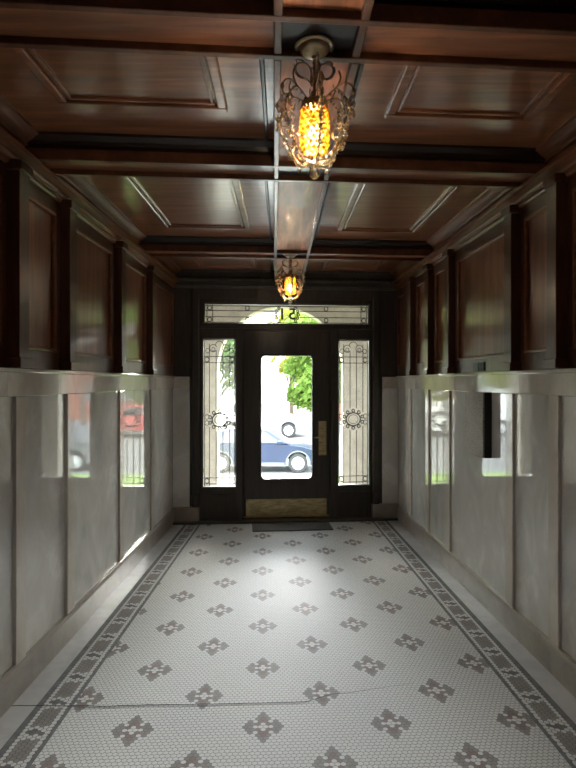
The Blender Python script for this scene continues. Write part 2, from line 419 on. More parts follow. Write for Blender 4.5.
segs = [(cuts[i], cuts[i + 1], LZ) for i in range(0, len(cuts), 2)] + [(a + LW, b - LW, LZ + .004) for a, b in BEAMS]
for a, b, z in segs:
    skew(sx0(a), sx0(a) + LR, sx0(b), sx0(b) + LR, a, b, z, FZ + .03).build('strip_edging', M['edging'], cs, True, .004)
    wbox('strip_edging', M['edging'], cs, SX1 - LR, SX1, a, b, z, FZ + .03, bevel=.004)
for i in range(0, len(cuts), 2):
    c0, c1 = cuts[i], cuts[i + 1]
    SX0 = sx0((c0 + c1) / 2)
    for x0, x1, ml, mr in ((-HW + .03, SX0, .31, .20), (SX1, HW - .03, .20, .27)):
        # cove against beams and strip
        cv = MB()
        for (ya, yb, d) in ((c0, c0 + .05, 1), (c1 - .05, c1, -1)):
            a = ya if d > 0 else yb
            cv.prism([(a, ZC + .005), (a, ZC - .05), (a + d * .014, ZC - .05), (a + d * .022, ZC - .032), (a + d * .048, ZC - .012), (a + d * .052, ZC + .005)], 'x', x0, x1)
        xs = x1 if x1 == SX0 else x0; d = -1 if x1 == SX0 else 1
        cv.prism([(xs + d * .030, ZC + .005), (xs + d * .030, ZC - .010), (xs + d * .034, ZC - .014), (xs + d * .044, ZC - .014), (xs + d * .048, ZC - .010), (xs + d * .048, ZC + .005)], 'y', c0 + .04, c1 - .04)
        cv.build('coffer_cove', M['wood_cross_shaded'], ceil, True)
        fx0, fx1, f0, f1 = x0 + ml, x1 - mr, c0 + .05, c1 - .36
        if c1 == DOOR: f1 = c1 - .30
        g = MB(); w_ = .042; zb = ZC - .020
        g.box(fx0, fx1, f0, f0 + w_, zb, ZC + .005); g.box(fx0, fx1, f1 - w_, f1, zb, ZC + .005)
        g.box(fx0, fx0 + w_, f0 + w_, f1 - w_, zb, ZC + .005); g.box(fx1 - w_, fx1, f0 + w_, f1 - w_, zb, ZC + .005)
        fr = g.build('panel_frame', M['ceil'], ceil, True, .007)
        g = MB(); q = .052; w2 = .016
        g.box(fx0 + q, fx1 - q, f0 + q, f0 + q + w2, ZC - .011, ZC + .005); g.box(fx0 + q, fx1 - q, f1 - q - w2, f1 - q, ZC - .011, ZC + .005)
        g.box(fx0 + q, fx0 + q + w2, f0 + q + w2, f1 - q - w2, ZC - .011, ZC + .005); g.box(fx1 - q - w2, fx1 - q, f0 + q + w2, f1 - q - w2, ZC - .011, ZC + .005)
        g.build('inner_bead', M['ceil'], fr, True, .004)

# ------------------------------------------------------------------ street door wall
DT = .14
def rect(px0, py0, px1, py1):
    x0, z1 = dw(px0, py0); x1, z0 = dw(px1, py1)
    zz = dw((px0 + px1) / 2, py0)[1], dw((px0 + px1) / 2, py1)[1]
    return x0, x1, zz[1], zz[0]
TR = rect(203.5, 303.5, 369.6, 324.5); SL = rect(201.8, 338.3, 236, 487.3); SR = rect(337.7, 338.6, 370.2, 486.0); DO = rect(243.0, 330.5, 330.2, 518.5)
DO = (DO[0], DO[1], .022, DO[3])
SL = (SL[0], SL[1], SR[2], SR[3]); 
xs = sorted({-HW - .03, TR[0], SL[0], SL[1], DO[0], DO[1], SR[0], SR[1], TR[1], HW + .03})
zs = sorted({0.0, DO[2], SL[2], SL[3], DO[3], TR[2], TR[3], 2.9})
def inside(x, z): return any(r[0] < x < r[1] and r[2] < z < r[3] for r in (TR, SL, SR, DO))
wf = MB()
for i in range(len(xs) - 1):
    for j in range(len(zs) - 1):
        if not inside((xs[i] + xs[i + 1]) / 2, (zs[j] + zs[j + 1]) / 2):
            wf.box(xs[i], xs[i + 1], DOOR, DOOR + DT, zs[j], zs[j + 1])
wfo = wf.build('wall_front', M['black_wood'], None, True)
struct(wfo, 'near black wooden wall around the street door, sidelights and transom', 'wall')
# mouldings on the wall face: cornice, mullion posts, rails
def fb(name, x0, x1, z0, z1, d, parent=wfo, m=None, bevel=.005): return wbox(name, m or M['black_wood'], parent, x0, x1, DOOR - d, DOOR + .01, z0, z1, bevel=bevel)
pr = MB().prism([(DOOR, 2.64), (DOOR - .02, 2.64), (DOOR - .03, 2.67), (DOOR - .08, 2.70), (DOOR - .10, 2.72), (DOOR - .10, 2.735), (DOOR - .06, 2.76), (DOOR - .13, 2.81), (DOOR - .13, 2.84), (DOOR, 2.84)], 'x', -HW, HW)
pr.build('cornice', M['black_wood'], wfo, True)
fb('transom_rail', TR[0] - .05, TR[1] + .05, DO[3] + .015, TR[2] - .018, .022)
for a, b in ((SL[1] + .008, DO[0] - .008), (DO[1] + .008, SR[0] - .008)):
    fb('mullion_post', a, b, .022, DO[3] + .01, .03)
for s in (-1, 1):
    r = SL if s < 0 else SR
    fb('apron_panel', r[0] + .02, r[1] - .02, .30, r[2] - .06, .014)
    xo = (SL[0] - .03) if s < 0 else (SR[1] + .03)
    xi = xo - .075 if s < 0 else xo + .075
    po = fb('outer_post', min(xo, xi), max(xo, xi), .16, 2.62, .035)
    fb('post_base', min(xo, xi) - .012, max(xo, xi) + .012, .16, .33, .055, po, bevel=.03)
    fb('frieze_panel', s * .35, s * 1.1, TR[3] + .05, TR[3] + .22, .012)
ds = MB(); yb = DOOR + .088
ds.box(DO[0] - .005, DO[0] + .022, yb, DOOR + DT, 0, DO[3] + .005).box(DO[1] - .022, DO[1] + .005, yb, DOOR + DT, 0, DO[3] + .005).box(DO[0] + .022, DO[1] - .022, yb, DOOR + DT, DO[3] - .022, DO[3] + .005).box(DO[0] + .022, DO[1] - .022, yb, DOOR + DT, .0, .05)
ds.build('door_stop', M['black_wood'], wfo, True)
# marble returns beside the door frame
for s in (-1, 1):
    a = dw(189.8, 440)[0] if s < 0 else dw(382.0, 440)[0]
    fb('marble_return', s * (HW + .01), a, .16, 1.508, .012, wfo, M['marble'])
    fb('return_cap', s * (HW + .01), a, 1.508, 1.64, .022, wfo, M['marble_strip'])
    fb('plinth', s * (HW + .01), dw(199.2, 440)[0] if s < 0 else dw(371.5, 440)[0], .0, .175, .07, wfo, M['marble_base'])

GY = DOOR + .06
def frame_ring(name, r, w, y0, y1, m, parent, bevel=.004):
    g = MB(); x0, x1, z0, z1 = r
    g.box(x0, x1, y0, y1, z0, z0 + w).box(x0, x1, y0, y1, z1 - w, z1).box(x0, x0 + w, y0, y1, z0 + w, z1 - w).box(x1 - w, x1, y0, y1, z0 + w, z1 - w)
    return g.build(name, m, parent, True, bevel)
def ringpts(cx, cz, rx, rz=None, n=20, a0=0, a1=360, y=GY - .004):
    rz = rz or rx
    return [(cx + rx * math.cos(R(a0 + (a1 - a0) * k / n)), y, cz + rz * math.sin(R(a0 + (a1 - a0) * k / n))) for k in range(n if a1 - a0 == 360 else n + 1)]
def window(name, r, label):
    root = empty(name); struct(root, label, 'window')
    frame_ring('window_frame', r, .012, DOOR + .01, DOOR + .09, M['black_wood'], root)
    wbox('glass', M['leaded'], root, r[0] + .008, r[1] - .008, GY, GY + .004, r[2] + .008, r[3] - .008, bevel=0)
    return root
LT = .0042
def vbar(g, x, z0, z1): g.box(x - LT, x + LT, GY - .006, GY + .008, z0, z1)
def hbar(g, x0, x1, z): g.box(x0, x1, GY - .006, GY + .008, z - LT, z + LT)
def ring(g, cx, cz, r, rad=.0045, **k): g.tube(ringpts(cx, cz, r, **k), rad, 5, closed=('a1' not in k))
w1 = window('window_1', TR, 'wide leaded transom window above the street door with mirrored number')
g = MB(); zt = [dw(288, p)[1] for p in (305.8, 310.6, 316.8, 322.3)]
xa, xb = dw(209.0, 314)[0], dw(364.6, 314)[0]; cmx = dw(287.2, 314)[0]; czm = (TR[2] + TR[3]) / 2
for z in (zt[0], zt[3]): hbar(g, TR[0], TR[1], z)
for z in (zt[1], zt[2]):
    hbar(g, TR[0], cmx - .155, z); hbar(g, cmx + .155, TR[1], z)
for px in (206.2, 212.0, 361.8, 367.4): vbar(g, dw(px, 314)[0], TR[2], TR[3])
for px in (209, 247, 326.5, 364.6):
    for z in (dw(288, 308.0)[1], dw(288, 319.6)[1]): ring(g, dw(px, 314)[0], z, .024, .006)
for s in (-1, 1):
    for an in (-50, -25, 0, 25, 50):
        aa = R(an) if s > 0 else R(180 - an)
        ring(g, cmx + s * .03 + .108 * math.cos(aa), czm + .096 * math.sin(aa), .014, .007, n=10)
g.build('leading', M['lead'], w1, True)
tc = bpy.data.curves.new('number', 'FONT'); tc.body = '51'; tc.size = .18; tc.align_x = 'CENTER'; tc.align_y = 'CENTER'; tc.extrude = .003; tc.space_character = 1.3; tc.offset = .0035
to = bpy.data.objects.new('tmp_text', tc); COL.objects.link(to)
dg = bpy.context.evaluated_depsgraph_get(); dg.update()
tme = bpy.data.meshes.new_from_object(to.evaluated_get(dg)); tme.name = 'number'
bpy.data.objects.remove(to)
no_ = bpy.data.objects.new('number', tme); COL.objects.link(no_); tme.materials.clear(); tme.materials.append(M['lead'])
no_.parent = w1; no_.rotation_euler = (R(90), 0, R(180) + math.atan(K)); no_.location = W(cmx, GY - .006, czm)
no_['label'] = 'house number 51 read from the street side'
def sidelight(name, r, label):
    root = window(name, r, label); g = MB(); x0, x1, z0, z1 = r; w = x1 - x0; h = z1 - z0
    Z = lambda py: z1 - (py - 338.5) / 148.5 * h
    for fx in (.06, .94): vbar(g, x0 + fx * w, z0, z1)
    for fx in (.20, .40, .60, .80):
        vbar(g, x0 + fx * w, Z(432) if fx in (.4, .6) else z0, z0); vbar(g, x0 + fx * w, z0, Z(431) if .3 < fx < .7 else Z(427)); vbar(g, x0 + fx * w, Z(409 if .3 < fx < .7 else 413), Z(351 if .3 < fx < .7 else 344))
    for py in (340.2, 356.8, 363.0, 477.6, 483.6): hbar(g, x0, x1, Z(py))
    for fx in (.13, .87):
        for pa, pb in ((356.8, 363), (477.6, 483.6)):
            ring(g, x0 + fx * w, (Z(pa) + Z(pb)) / 2, .026, .006)
    cx, cz = (x0 + x1) / 2, Z(420)
    ring(g, cx, cz, .088, .0085, rz=.075)
    ring(g, cx, cz, .060, .004, rz=.052)
    for k in range(10):
        a = R(36 * k + 18); ring(g, cx + .118 * math.cos(a), cz + .100 * math.sin(a), .017, .0070, n=10)
    for s in (-1, 1):
        for dz in (-.034, .034): ring(g, cx + s * .150, cz + dz, .026, .005, n=12)
        # top scrolls
        ring(g, cx + s * .075, Z(348.5), .042, .005, a0=20, a1=330)
        ring(g, cx + s * .075, Z(349.5), .02, .0045, n=10)
        ring(g, cx + s * .140, Z(351), .026, .005, n=12)
    ring(g, cx, Z(346), .05, .005, a0=0, a1=180)
    g.build('leading', M['lead'], root, True)
    hg = MB()
    hx = x0 + .004 if name == 'window_2' else x1 - .004
    for py in (415, 470): hg.box(hx - .012, hx + .012, GY - .02, GY - .004, Z(py) - .02, Z(py) + .02)
    hg.build('hinge', M['lead'], root, True, .002)
    return root
sidelight('window_2', SL, 'tall leaded glass sidelight left of the street door')
sidelight('window_3', SR, 'tall leaded glass sidelight right of the street door, by the handle')

# the door leaf
dr = empty('door_1'); struct(dr, 'dark wooden street door with one large clear glass pane and brass kick plate', 'door')
DG = rect(261.2, 355.8, 312.3, 478.8)
y0, y1 = DOOR + .03, DOOR + .085
def rounded(r, rad, n=6, outward=False):
    x0, x1, z0, z1 = r; out = []
    for cx, cz, a in ((x1 - rad, z1 - rad, 0), (x0 + rad, z1 - rad, 90), (x0 + rad, z0 + rad, 180), (x1 - rad, z0 + rad, 270)):
        for k in range(n + 1):
            t = R(a + 90 * k / n); out.append((cx + rad * math.cos(t), cz + rad * math.sin(t)))
    return out
inner = rounded(DG, .045); nI = len(inner)
def outerpt(p):                             # project an opening point out to the leaf edge
    cx, cz = (DG[0] + DG[1]) / 2, (DG[2] + DG[3]) / 2
    return p
leaf = MB()
x0, x1, z0, z1 = DO[0] + .004, DO[1] - .004, .030, DO[3] - .004
leaf.box(x0, DG[0], y0, y1, z0, z1).box(DG[1], x1, y0, y1, z0, z1).box(DG[0], DG[1], y0, y1, z0, DG[2]).box(DG[0], DG[1], y0, y1, DG[3], z1)
for ci, (cx, cz) in enumerate(((DG[1], DG[3]), (DG[0], DG[3]), (DG[0], DG[2]), (DG[1], DG[2]))):
    arc = inner[ci * 7:(ci + 1) * 7]
    leaf.prism([(cx, cz)] + arc[::-1], 'y', y0, y1)
leaf.build('leaf', M['black_wood'], dr, True)
mo = MB(); big = rounded((DG[0] - .022, DG[1] + .022, DG[2] - .022, DG[3] + .022), .06)
for i in range(nI):
    j = (i + 1) % nI
    a, b, c, d = inner[i], inner[j], big[j], big[i]
    m_ = lambda p, q: ((p[0] + q[0]) / 2, (p[1] + q[1]) / 2)
    mi_, mj_ = m_(a, d), m_(b, c); yy = y0 - .012
    mo.add([(a[0], y0 + .01, a[1]), (b[0], y0 + .01, b[1]), (mj_[0], yy, mj_[1]), (mi_[0], yy, mi_[1]), (c[0], y0, c[1]), (d[0], y0, d[1])], [(0, 1, 2, 3), (3, 2, 4, 5)])
mo.build('pane_moulding', M['black_wood'], dr, True)
wbox('glass', M['glass'], dr, DG[0] - .005, DG[1] + .005, DOOR + .055, DOOR + .061, DG[2] - .005, DG[3] + .005, bevel=0)
KP = rect(245.8, 499.3, 326.8, 517.0)
kp = wbox('kick_plate', M['brass'], dr, KP[0], KP[1], y0 - .004, y0 + .002, KP[2], KP[3], bevel=.001); kp['label'] = 'worn brass kick plate'
sc = MB()
for k in range(7):
    for zz in (KP[2] + .015, KP[3] - .015): sc.ball((KP[0] + .02 + (KP[1] - KP[0] - .04) * k / 6, y0 - .004, zz), .005, 8)
sc.build('screws', M['bronze'], kp, True)
wbox('bottom_strip', M['brass'], dr, x0, x1, y0 - .012, y0 + .002, .030, .045, bevel=.002)
HP = rect(318.8, 421.3, 326.6, 455.5)
hp = wbox('handle_plate', M['brass'], dr, HP[0], HP[1], y0 - .006, y0 + .002, HP[2], HP[3], bevel=.002); hp['label'] = 'tall brass handle plate'
lx, lz = dw(322.6, 437.2)
lv = MB().tube([(lx, y0, lz), (lx, y0 - .05, lz), (lx - .02, y0 - .056, lz), (lx - .06, y0 - .056, lz), (lx - .10, y0 - .052, lz - .003)], [.012, .011, .010, .009, .007], 10)
lv.lathe([(.0, -.012), (.024, -.012), (.026, -.004), (.026, .002)], 16, (lx, y0 - .006, lz), 'y')
lv.build('lever', M['brass'], hp, True, smooth=True)
MB().lathe([(0, -.016), (.013, -.016), (.015, -.004), (.015, .002)], 14, (lx, y0 - .004, lz + .09), 'y').build('cylinder_lock', M['brass'], hp, True, smooth=True)

# ------------------------------------------------------------------ back of the hall, behind the camera
wb = wbox('wall_back', M['wood'], None, -HW - .1, HW + .1, BACK - .2, BACK, -.06, 3.0, bevel=0)
struct(wb, 'plain dark wood wall closing the hall behind the viewer', 'wall')

# ------------------------------------------------------------------ things on the right wall
def wallpt(px, d=0.0):                       # right wall: pixel column -> hall Y
    t = (px - 288) / F
    y = (XR0 - d) / (t - DR); return inv(t * y, y)[1]
Yb0, Yb1 = wallpt(483.2, .05), wallpt(465.0, .05)
c = W(HW, (Yb0 + Yb1) / 2, 1.28)
db = empty('wall_board', c, math.atan(-DR), label='grey board with deep black edges hung high on the right marble wall', cat='board')
L2 = (Yb1 - Yb0) / 2 * 1.0
MB().box(-.040, .012, -L2, L2, -.228, .228).build('case', M['black'], db, bevel=.003)
fp = MB().box(-.050, -.038, -L2 + .002, L2 - .002, -.226, .226).build('face', M['board'], db, bevel=.002); fp['label'] = 'grey mottled face'
Yv0, Yv1 = wallpt(485.3), wallpt(473.8)
c = W(HW, (Yv0 + Yv1) / 2, 1.692)
vt = empty('vent_grille', c, math.atan(-DR), label='small black vent grille in the rail under the wide right wood panel', cat='vent')
L3 = (Yv1 - Yv0) / 2
MB().box(-.006, .01, -L3, L3, -.032, .032).build('plate', M['black'], vt, bevel=.002)
for k in range(3):
    MB().box(-.011, -.005, -L3 + .006, L3 - .006, -.021 + k * .019, -.016 + k * .019).build('slat', M['black'], vt)
MB().box(-.011, -.005, -.004, .004, -.028, .028).build('divider', M['black'], vt)

# ------------------------------------------------------------------ chandeliers
def spiral(c, r0, r1, a0, a1, n=18):         # in the (radial, z) plane
    return [(c[0] + (r0 + (r1 - r0) * k / n) * math.cos(R(a0 + (a1 - a0) * k / n)), c[1] + (r0 + (r1 - r0) * k / n) * math.sin(R(a0 + (a1 - a0) * k / n))) for k in range(n + 1)]
def rot(p, a): return (p[0] * math.cos(a), p[0] * math.sin(a), p[1])
def bez(pts, n=8):                           # Catmull-Rom through points
    out = []; q = [pts[0]] + pts + [pts[-1]]
    for i in range(1, len(q) - 2):
        for k in range(n):
            t = k / n
            out.append(tuple(.5 * (2 * q[i][d] + (q[i + 1][d] - q[i - 1][d]) * t + (2 * q[i - 1][d] - 5 * q[i][d] + 4 * q[i + 1][d] - q[i + 2][d]) * t * t + (3 * q[i][d] - q[i - 1][d] - 3 * q[i + 1][d] + q[i + 2][d]) * t ** 3) for d in range(len(pts[0]))))
    return out + [pts[-1]]
def chandelier(loc, label):
    root = empty('chandelier', loc, R(8), label=label, cat='chandelier', group='gilt chandeliers along the centre strip')
    MB().lathe([(.0005, 0), (.064, 0), (.068, -.003), (.068, -.008), (.063, -.011), (.058, -.009), (.054, -.010), (.050, -.020), (.038, -.030), (.020, -.036), (.011, -.040), (.008, -.048), (.0005, -.050)], 32).build('canopy', M['canopy'], root, smooth=True)
    st = MB().tube([(0, 0, -.04), (0, 0, -.24)], .0045, 8)
    for z, r in ((-.06, .008), (-.115, .009), (-.165, .013), (-.18, .017), (-.195, .012), (-.21, .010)): st.ball((0, 0, z), r, 12, .8)
    st.build('stem', M['bronze'], root, smooth=True)
    for k in range(4):                       # upper scrolls
        a = math.pi / 2 * k
        path = bez([(.006, -.185), (.010, -.14), (.016, -.105), (.034, -.085), (.056, -.095), (.062, -.122), (.052, -.150), (.036, -.160), (.022, -.172), (.012, -.190)], 6)
        up = lambda p: (p[0] * 1.06, -.054 + (p[1] + .074) * .68)
        path = [up(p) for p in path]
        s = MB().tube([rot(p, a) for p in path], .0026, 6)
        s.tube([rot(up(p), a) for p in bez([(.034, -.085), (.040, -.074), (.052, -.072), (.060, -.082), (.055, -.09)], 5)], .0024, 6)
        sc_ = s.build('crown_scroll', M['bronze'], root, smooth=True)
        bd = MB()
        for p in bez([(.062, -.100), (.064, -.122), (.053, -.152), (.036, -.163)], 4): bd.ball(rot((up(p)[0] + .003, up(p)[1]), a), .0042, 8)
        bd.build('crystal_chain', M['crystal'], sc_, smooth=True)
    # gallery band over the amber shade
    bn = MB().lathe([(.016, -.184), (.032, -.190), (.044, -.198), (.046, -.206), (.044, -.218), (.040, -.220), (.040, -.208), (.016, -.194)], 28)
    for k in range(20):
        a = 2 * math.pi * k / 20; bn.ball((.045 * math.cos(a), .045 * math.sin(a), -.220), .0055, 8, 1.3)
    bn.build('gallery_band', M['bronze'], root, smooth=True)
    for k in range(14):                      # strands of amber beads
        b = MB()
        for j in range(9):
            a = 2 * math.pi * (k + .5 * (j % 2)) / 14; h = -.232 - j * .0162
            rr = .0425 + .003 * math.sin(j / 8 * math.pi) - (.004 if j == 8 else 0)
            b.ball((rr * math.cos(a), rr * math.sin(a), h), .0088, 8, 1.0, mi=(j + k) % 2)
        b.build('bead_strand', [M['amber'], M['amber_pale']], root, smooth=True)
    MB().lathe([(.0005, -.275), (.012, -.280), (.016, -.300), (.014, -.325), (.009, -.345), (.0005, -.352)], 14).build('bulb', M['bulb'], root, smooth=True)
    MB().lathe([(.010, -.235), (.012, -.238), (.012, -.276), (.0005, -.278)], 12).build('socket', M['bronze'], root, smooth=True)
    for k in range(6):                       # big S arms with crystal garlands
        a = 2 * math.pi * k / 6 + R(30)
        p1 = bez([(.012, -.200), (.040, -.185), (.075, -.165), (.098, -.180), (.112, -.205), (.108, -.232), (.092, -.238), (.084, -.226)], 6)
        p2 = bez([(.112, -.205), (.126, -.238), (.114, -.285), (.098, -.325), (.082, -.362), (.058, -.396), (.034, -.404), (.006, -.408)], 6)
        p3 = bez([(.122, -.262), (.100, -.262), (.086, -.280), (.090, -.300), (.104, -.302)], 5)
        p4 = bez([(.084, -.150), (.096, -.125), (.088, -.105), (.074, -.108)], 5)
        p5 = bez([(.075, -.165), (.086, -.150), (.094, -.128), (.088, -.106)], 5)
        p6 = bez([(.118, -.330), (.096, -.330), (.080, -.345), (.084, -.362)], 5)
        s = MB()
        for p in (p1, p2, p3, p5, p6): s.tube([rot(q, a) for q in p], .0026, 6)
        p7 = bez([(.075, -.165), (.104, -.150), (.128, -.160), (.139, -.182), (.134, -.205), (.122, -.205)], 5)
        s.tube([rot(q, a) for q in p7], .0026, 6); s.ball(rot((.139, -.184), a), .0075, 8, 1.6)
        s.ball(rot((.123, -.228), a), .007, 8, 1.5); s.ball(rot((.112, -.205), a), .006, 8)
        ar = s.build('arm', M['bronze'], root, smooth=True)
        cb = MB()
        for i, q in enumerate(p2[::2]): cb.ball(rot((q[0] + .006, q[1] - .004), a + .03), .0048 if i % 3 else .0068, 8, 1.3)
        for i, q in enumerate(p1[6:40:3]): cb.ball(rot((q[0], q[1] - .008), a - .03), .0042, 8, 1.2)
        # swag to the next arm
        a2 = a + math.pi / 3
        for t in range(1, 10):
            u = t / 10; aa = a + (a2 - a) * u; rr = .118 - .018 * math.sin(math.pi * u)
            cb.ball((rr * math.cos(aa), rr * math.sin(aa), -.300 - .050 * math.sin(math.pi * u)), .0045, 8, 1.2)
        for (r_, z_) in ((.141, -.210), (.140, -.246), (.108, -.308), (.092, -.352), (.055, -.406)):
            x_, y_, zz = rot((r_, z_), a)
            cb.lathe([(.0003, .014), (.004, .006), (.0065, -.004), (.0045, -.012), (.0003, -.018)], 6, (x_, y_, zz - .012))
        cb.build('crystals', M['crystal'], ar, smooth=True)
    fn = MB().tube([(0, 0, -.385), (0, 0, -.43)], .004, 8); fn.lathe([(.0005, -.398), (.014, -.402), (.018, -.410), (.010, -.420), (.0005, -.424)], 16)
    fn.build('bottom_hub', M['bronze'], root, smooth=True)
    MB().ball((0, 0, -.440), .020, 14).build('finial', M['crystal'], root, smooth=True)
    ld = bpy.data.lights.new('bulb_light', 'POINT'); ld.energy = LAMP_W; ld.color = (1, .83, .60); ld.shadow_soft_size = .022
    lo = bpy.data.objects.new('bulb_light', ld); COL.objects.link(lo); lo.parent = root; lo.location = (0, 0, -.315)
    return root
LAMP_W = 8.5
chandelier((.091, 1.985, FZ), 'nearer gilt crystal chandelier hanging under the first beam, amber bead shade glowing')
chandelier((.020, 5.205, FZ), 'distant gilt chandelier with amber shade hanging just above the transom window')

# ------------------------------------------------------------------ porch and street outside
GZ, G2 = -1.49, -.94
PY0, PY1 = DOOR + DT + .02, 8.2
pf = MB().box(-2.2, 2.2, PY0 - .15, 8.75, -.30, -.02).build('porch_floor', M['concrete']); struct(pf, 'pale stone porch floor just outside the street door', 'floor')
# arch wall
AC, AR, AZ = -.11, .90, 1.75
ar = MB(); n = 24
arc = [(AC + AR * math.cos(math.pi * k / n), AZ + AR * math.sin(math.pi * k / n)) for k in range(n + 1)]   # right to left
for ya in (0,):
    th = .30
    ar.box(-2.6, AC - AR, PY1, PY1 + th, -1.6, 3.3).box(AC + AR, 2.6, PY1, PY1 + th, -1.6, 3.3)
    for k in range(n):
        (xa, za), (xb, zb) = arc[k], arc[k + 1]
        ar.prism([(xa, za), (xa, 3.3), (xb, 3.3), (xb, zb)], 'y', PY1, PY1 + th)
aw = ar.build('porch_arch_wall', M['porch']); struct(aw, 'beige stone porch wall with a round arched opening', 'wall')
ps = MB().box(-1.95, -1.65, PY0 + .02, PY1, -.3, 3.2).build('porch_side_wall', M['porch']); struct(ps, 'beige left side wall of the porch', 'wall')
ps = MB().box(1.65, 1.95, PY0 + .16, PY1, -.3, 3.2).build('porch_side_wall', M['porch']); struct(ps, 'beige right side wall of the porch', 'wall')
pc = MB().box(-2.2, 2.2, PY0 + .2, PY1 + .3, 3.08, 3.3).build('porch_ceiling', M['porch']); struct(pc, 'beige plaster porch ceiling', 'ceiling')
stp = MB()
for k in range(8): stp.box(-1.5, 1.4, 8.5 + k * .30, 8.5 + (k + 1) * .30, GZ - .05, -.02 - (k + 1) * .165)
struct(stp.build('entrance_steps', M['concrete']), 'pale steps leading down from the porch to the walk', 'steps')
def sheet(name, m, x0, x1, prof, label, cat, sub=.0):
    g = MB(); p = list(prof); g.prism(p + [(p[-1][0], p[-1][1] - .3), (p[0][0], p[0][1] - .3)], 'x', x0, x1)
    return struct(g.build(name, m), label, cat)
sheet('lawn', M['grass'], -14, -2.05, [(8.6, GZ), (18.95, GZ)], 'front lawn left of the entrance walk', 'lawn')
sheet('lawn', M['grass'], .50, 14, [(8.6, GZ), (18.95, GZ)], 'front lawn right of the entrance walk', 'lawn')
sheet('entrance_walk', M['concrete'], -2.05, .50, [(8.6, GZ), (18.95, GZ)], 'pale concrete walk from the porch to the street', 'walk')
sheet('road', M['asphalt'], -40, 40, [(18.95, GZ), (21.8, GZ), (24.2, G2), (70, G2)], 'sun bleached street and parking ground', 'road')
def car(loc, rz, paint, label, seats=4.25, suv=0.0):
    root = empty('car', loc, rz, label=label, cat='car')
    Ln = 4.25; Wd = .88
    wx = (-1.30, 1.32); wr = .33
    h = 1.0 + suv
    # body side outline (x, z), front at +x
    top = [(-2.08, .42), (-2.13, .62), (-2.10, .88 * h), (-1.95, 1.00 * h), (-.9, 1.0 * h), (.55, .98 * h), (.95, .955 * h), (1.55, .87 * h), (1.95, .74 * h), (2.10, .58), (2.12, .40), (2.02, .26)]
    bot = []
    for cx in wx[::-1]:
        bot += [(cx + .40 * math.cos(R(a)), wr + .40 * math.sin(R(a))) for a in range(-10, 191, 20)]
    out = top + bot + [(-2.0, .28)]
    g = MB(); nO = len(out)
    rows = [(-Wd, 0.93, 0), (-Wd * .97 + .0, 1, 0), (Wd * .97, 1, 0), (Wd, .93, 0)]
    vs = []
    for yy, s, _ in [(-Wd, .985, 0), (-Wd + .08, 1.0, 0), (Wd - .08, 1.0, 0), (Wd, .985, 0)]:
        vs += [(x * s, yy, .6 + (z - .6) * s) for x, z in out]
    fs = []
    for r_ in range(3):
        for i in range(nO):
            j = (i + 1) % nO; fs.append((r_ * nO + i, r_ * nO + j, (r_ + 1) * nO + j, (r_ + 1) * nO + i))
    fs += [tuple(range(nO))[::-1], tuple(range(3 * nO, 4 * nO))]
    g.add(vs, fs); body = g.build('body', paint, root, smooth=True)
    for s in (-1, 1):
        MB().box(-.80, .86, s * (Wd - .02), s * (Wd + .004), .24, .36).build('sill_cladding', M['plastic'], body, bevel=.01)
        MB().box(-.35, -.15, s * (Wd - .01), s * (Wd + .02), .82 * h, .85 * h).build('door_handle', paint, body, bevel=.005)
        for xx in (-.42, .52):
            MB().box(xx, xx + .012, s * (Wd - .01), s * (Wd + .003), .40, .98 * h).build('door_seam', M['black'], body)
        MB().box(.62, .80, s * Wd, s * (Wd + .16), .98 * h, 1.10 * h).build('mirror', paint, root, bevel=.03)
    for s in (-1, 1):
        for cx in wx:
            aw_ = MB().tube([(cx + .405 * math.cos(R(a)), s * (Wd - .01), wr + .405 * math.sin(R(a))) for a in range(-8, 189, 14)], .028, 6).build('arch_trim', M['plastic'], body, smooth=True)
    rt = 1.46 * h; bt = .97 * h
    gl = [(-1.75, bt), (-1.45, 1.36 * h), (-1.05, rt), (.05, rt), (.35, 1.40 * h), (1.02, bt)]
    def section(y, inset): return [(x * (1 - .02 * inset), y, z) for x, z in gl]
    g = MB(); a = [(x, -.80, z) if z < 1.0 * h else (x, -.62, z) for x, z in gl]; b = [(x, -y, z) for x, y, z in a]
    k = len(a); g.add(a + b, [(i, (i + 1) % k, k + (i + 1) % k, k + i) for i in range(k)] + [tuple(range(k))[::-1], tuple(range(k, 2 * k))])
    g.build('cabin', paint, root, bevel=.03)
    for s in (-1, 1):
        def side(q): return [(x, s * (.805 if z < 1.02 * h else .63 if z > 1.3 * h else .72) , z) for x, z in q]
        for nm_, q in (('side_window', [(-1.42, 1.02 * h), (-1.12, 1.36 * h), (-.50, 1.40 * h), (-.46, 1.02 * h)]), ('side_window', [(-.38, 1.02 * h), (-.42, 1.40 * h), (.02, 1.40 * h), (.22, 1.35 * h), (.72, 1.02 * h)])):
            v = [(x, s * (.80 - (z - bt) / (rt - bt) * .18 + .006), z) for x, z in q]
            v2 = [(x, y - s * .02, z) for x, y, z in v]; k = len(v)
            MB().add(v + v2, [tuple(range(k)), tuple(range(k, 2 * k))[::-1]] + [(i, (i + 1) % k, k + (i + 1) % k, k + i) for i in range(k)]).build(nm_, M['carglass'], root)
    ws = [(.40, -.56, 1.385 * h), (.98, -.70, .99 * h), (.98, .70, .99 * h), (.40, .56, 1.385 * h)]
    MB().add([(x + .012, y, z + .016) for x, y, z in ws] + [(x - .01, y, z - .01) for x, y, z in ws], [(0, 1, 2, 3), (7, 6, 5, 4), (0, 4, 5, 1), (1, 5, 6, 2), (2, 6, 7, 3), (3, 7, 4, 0)]).build('windshield', M['carglass'], root)
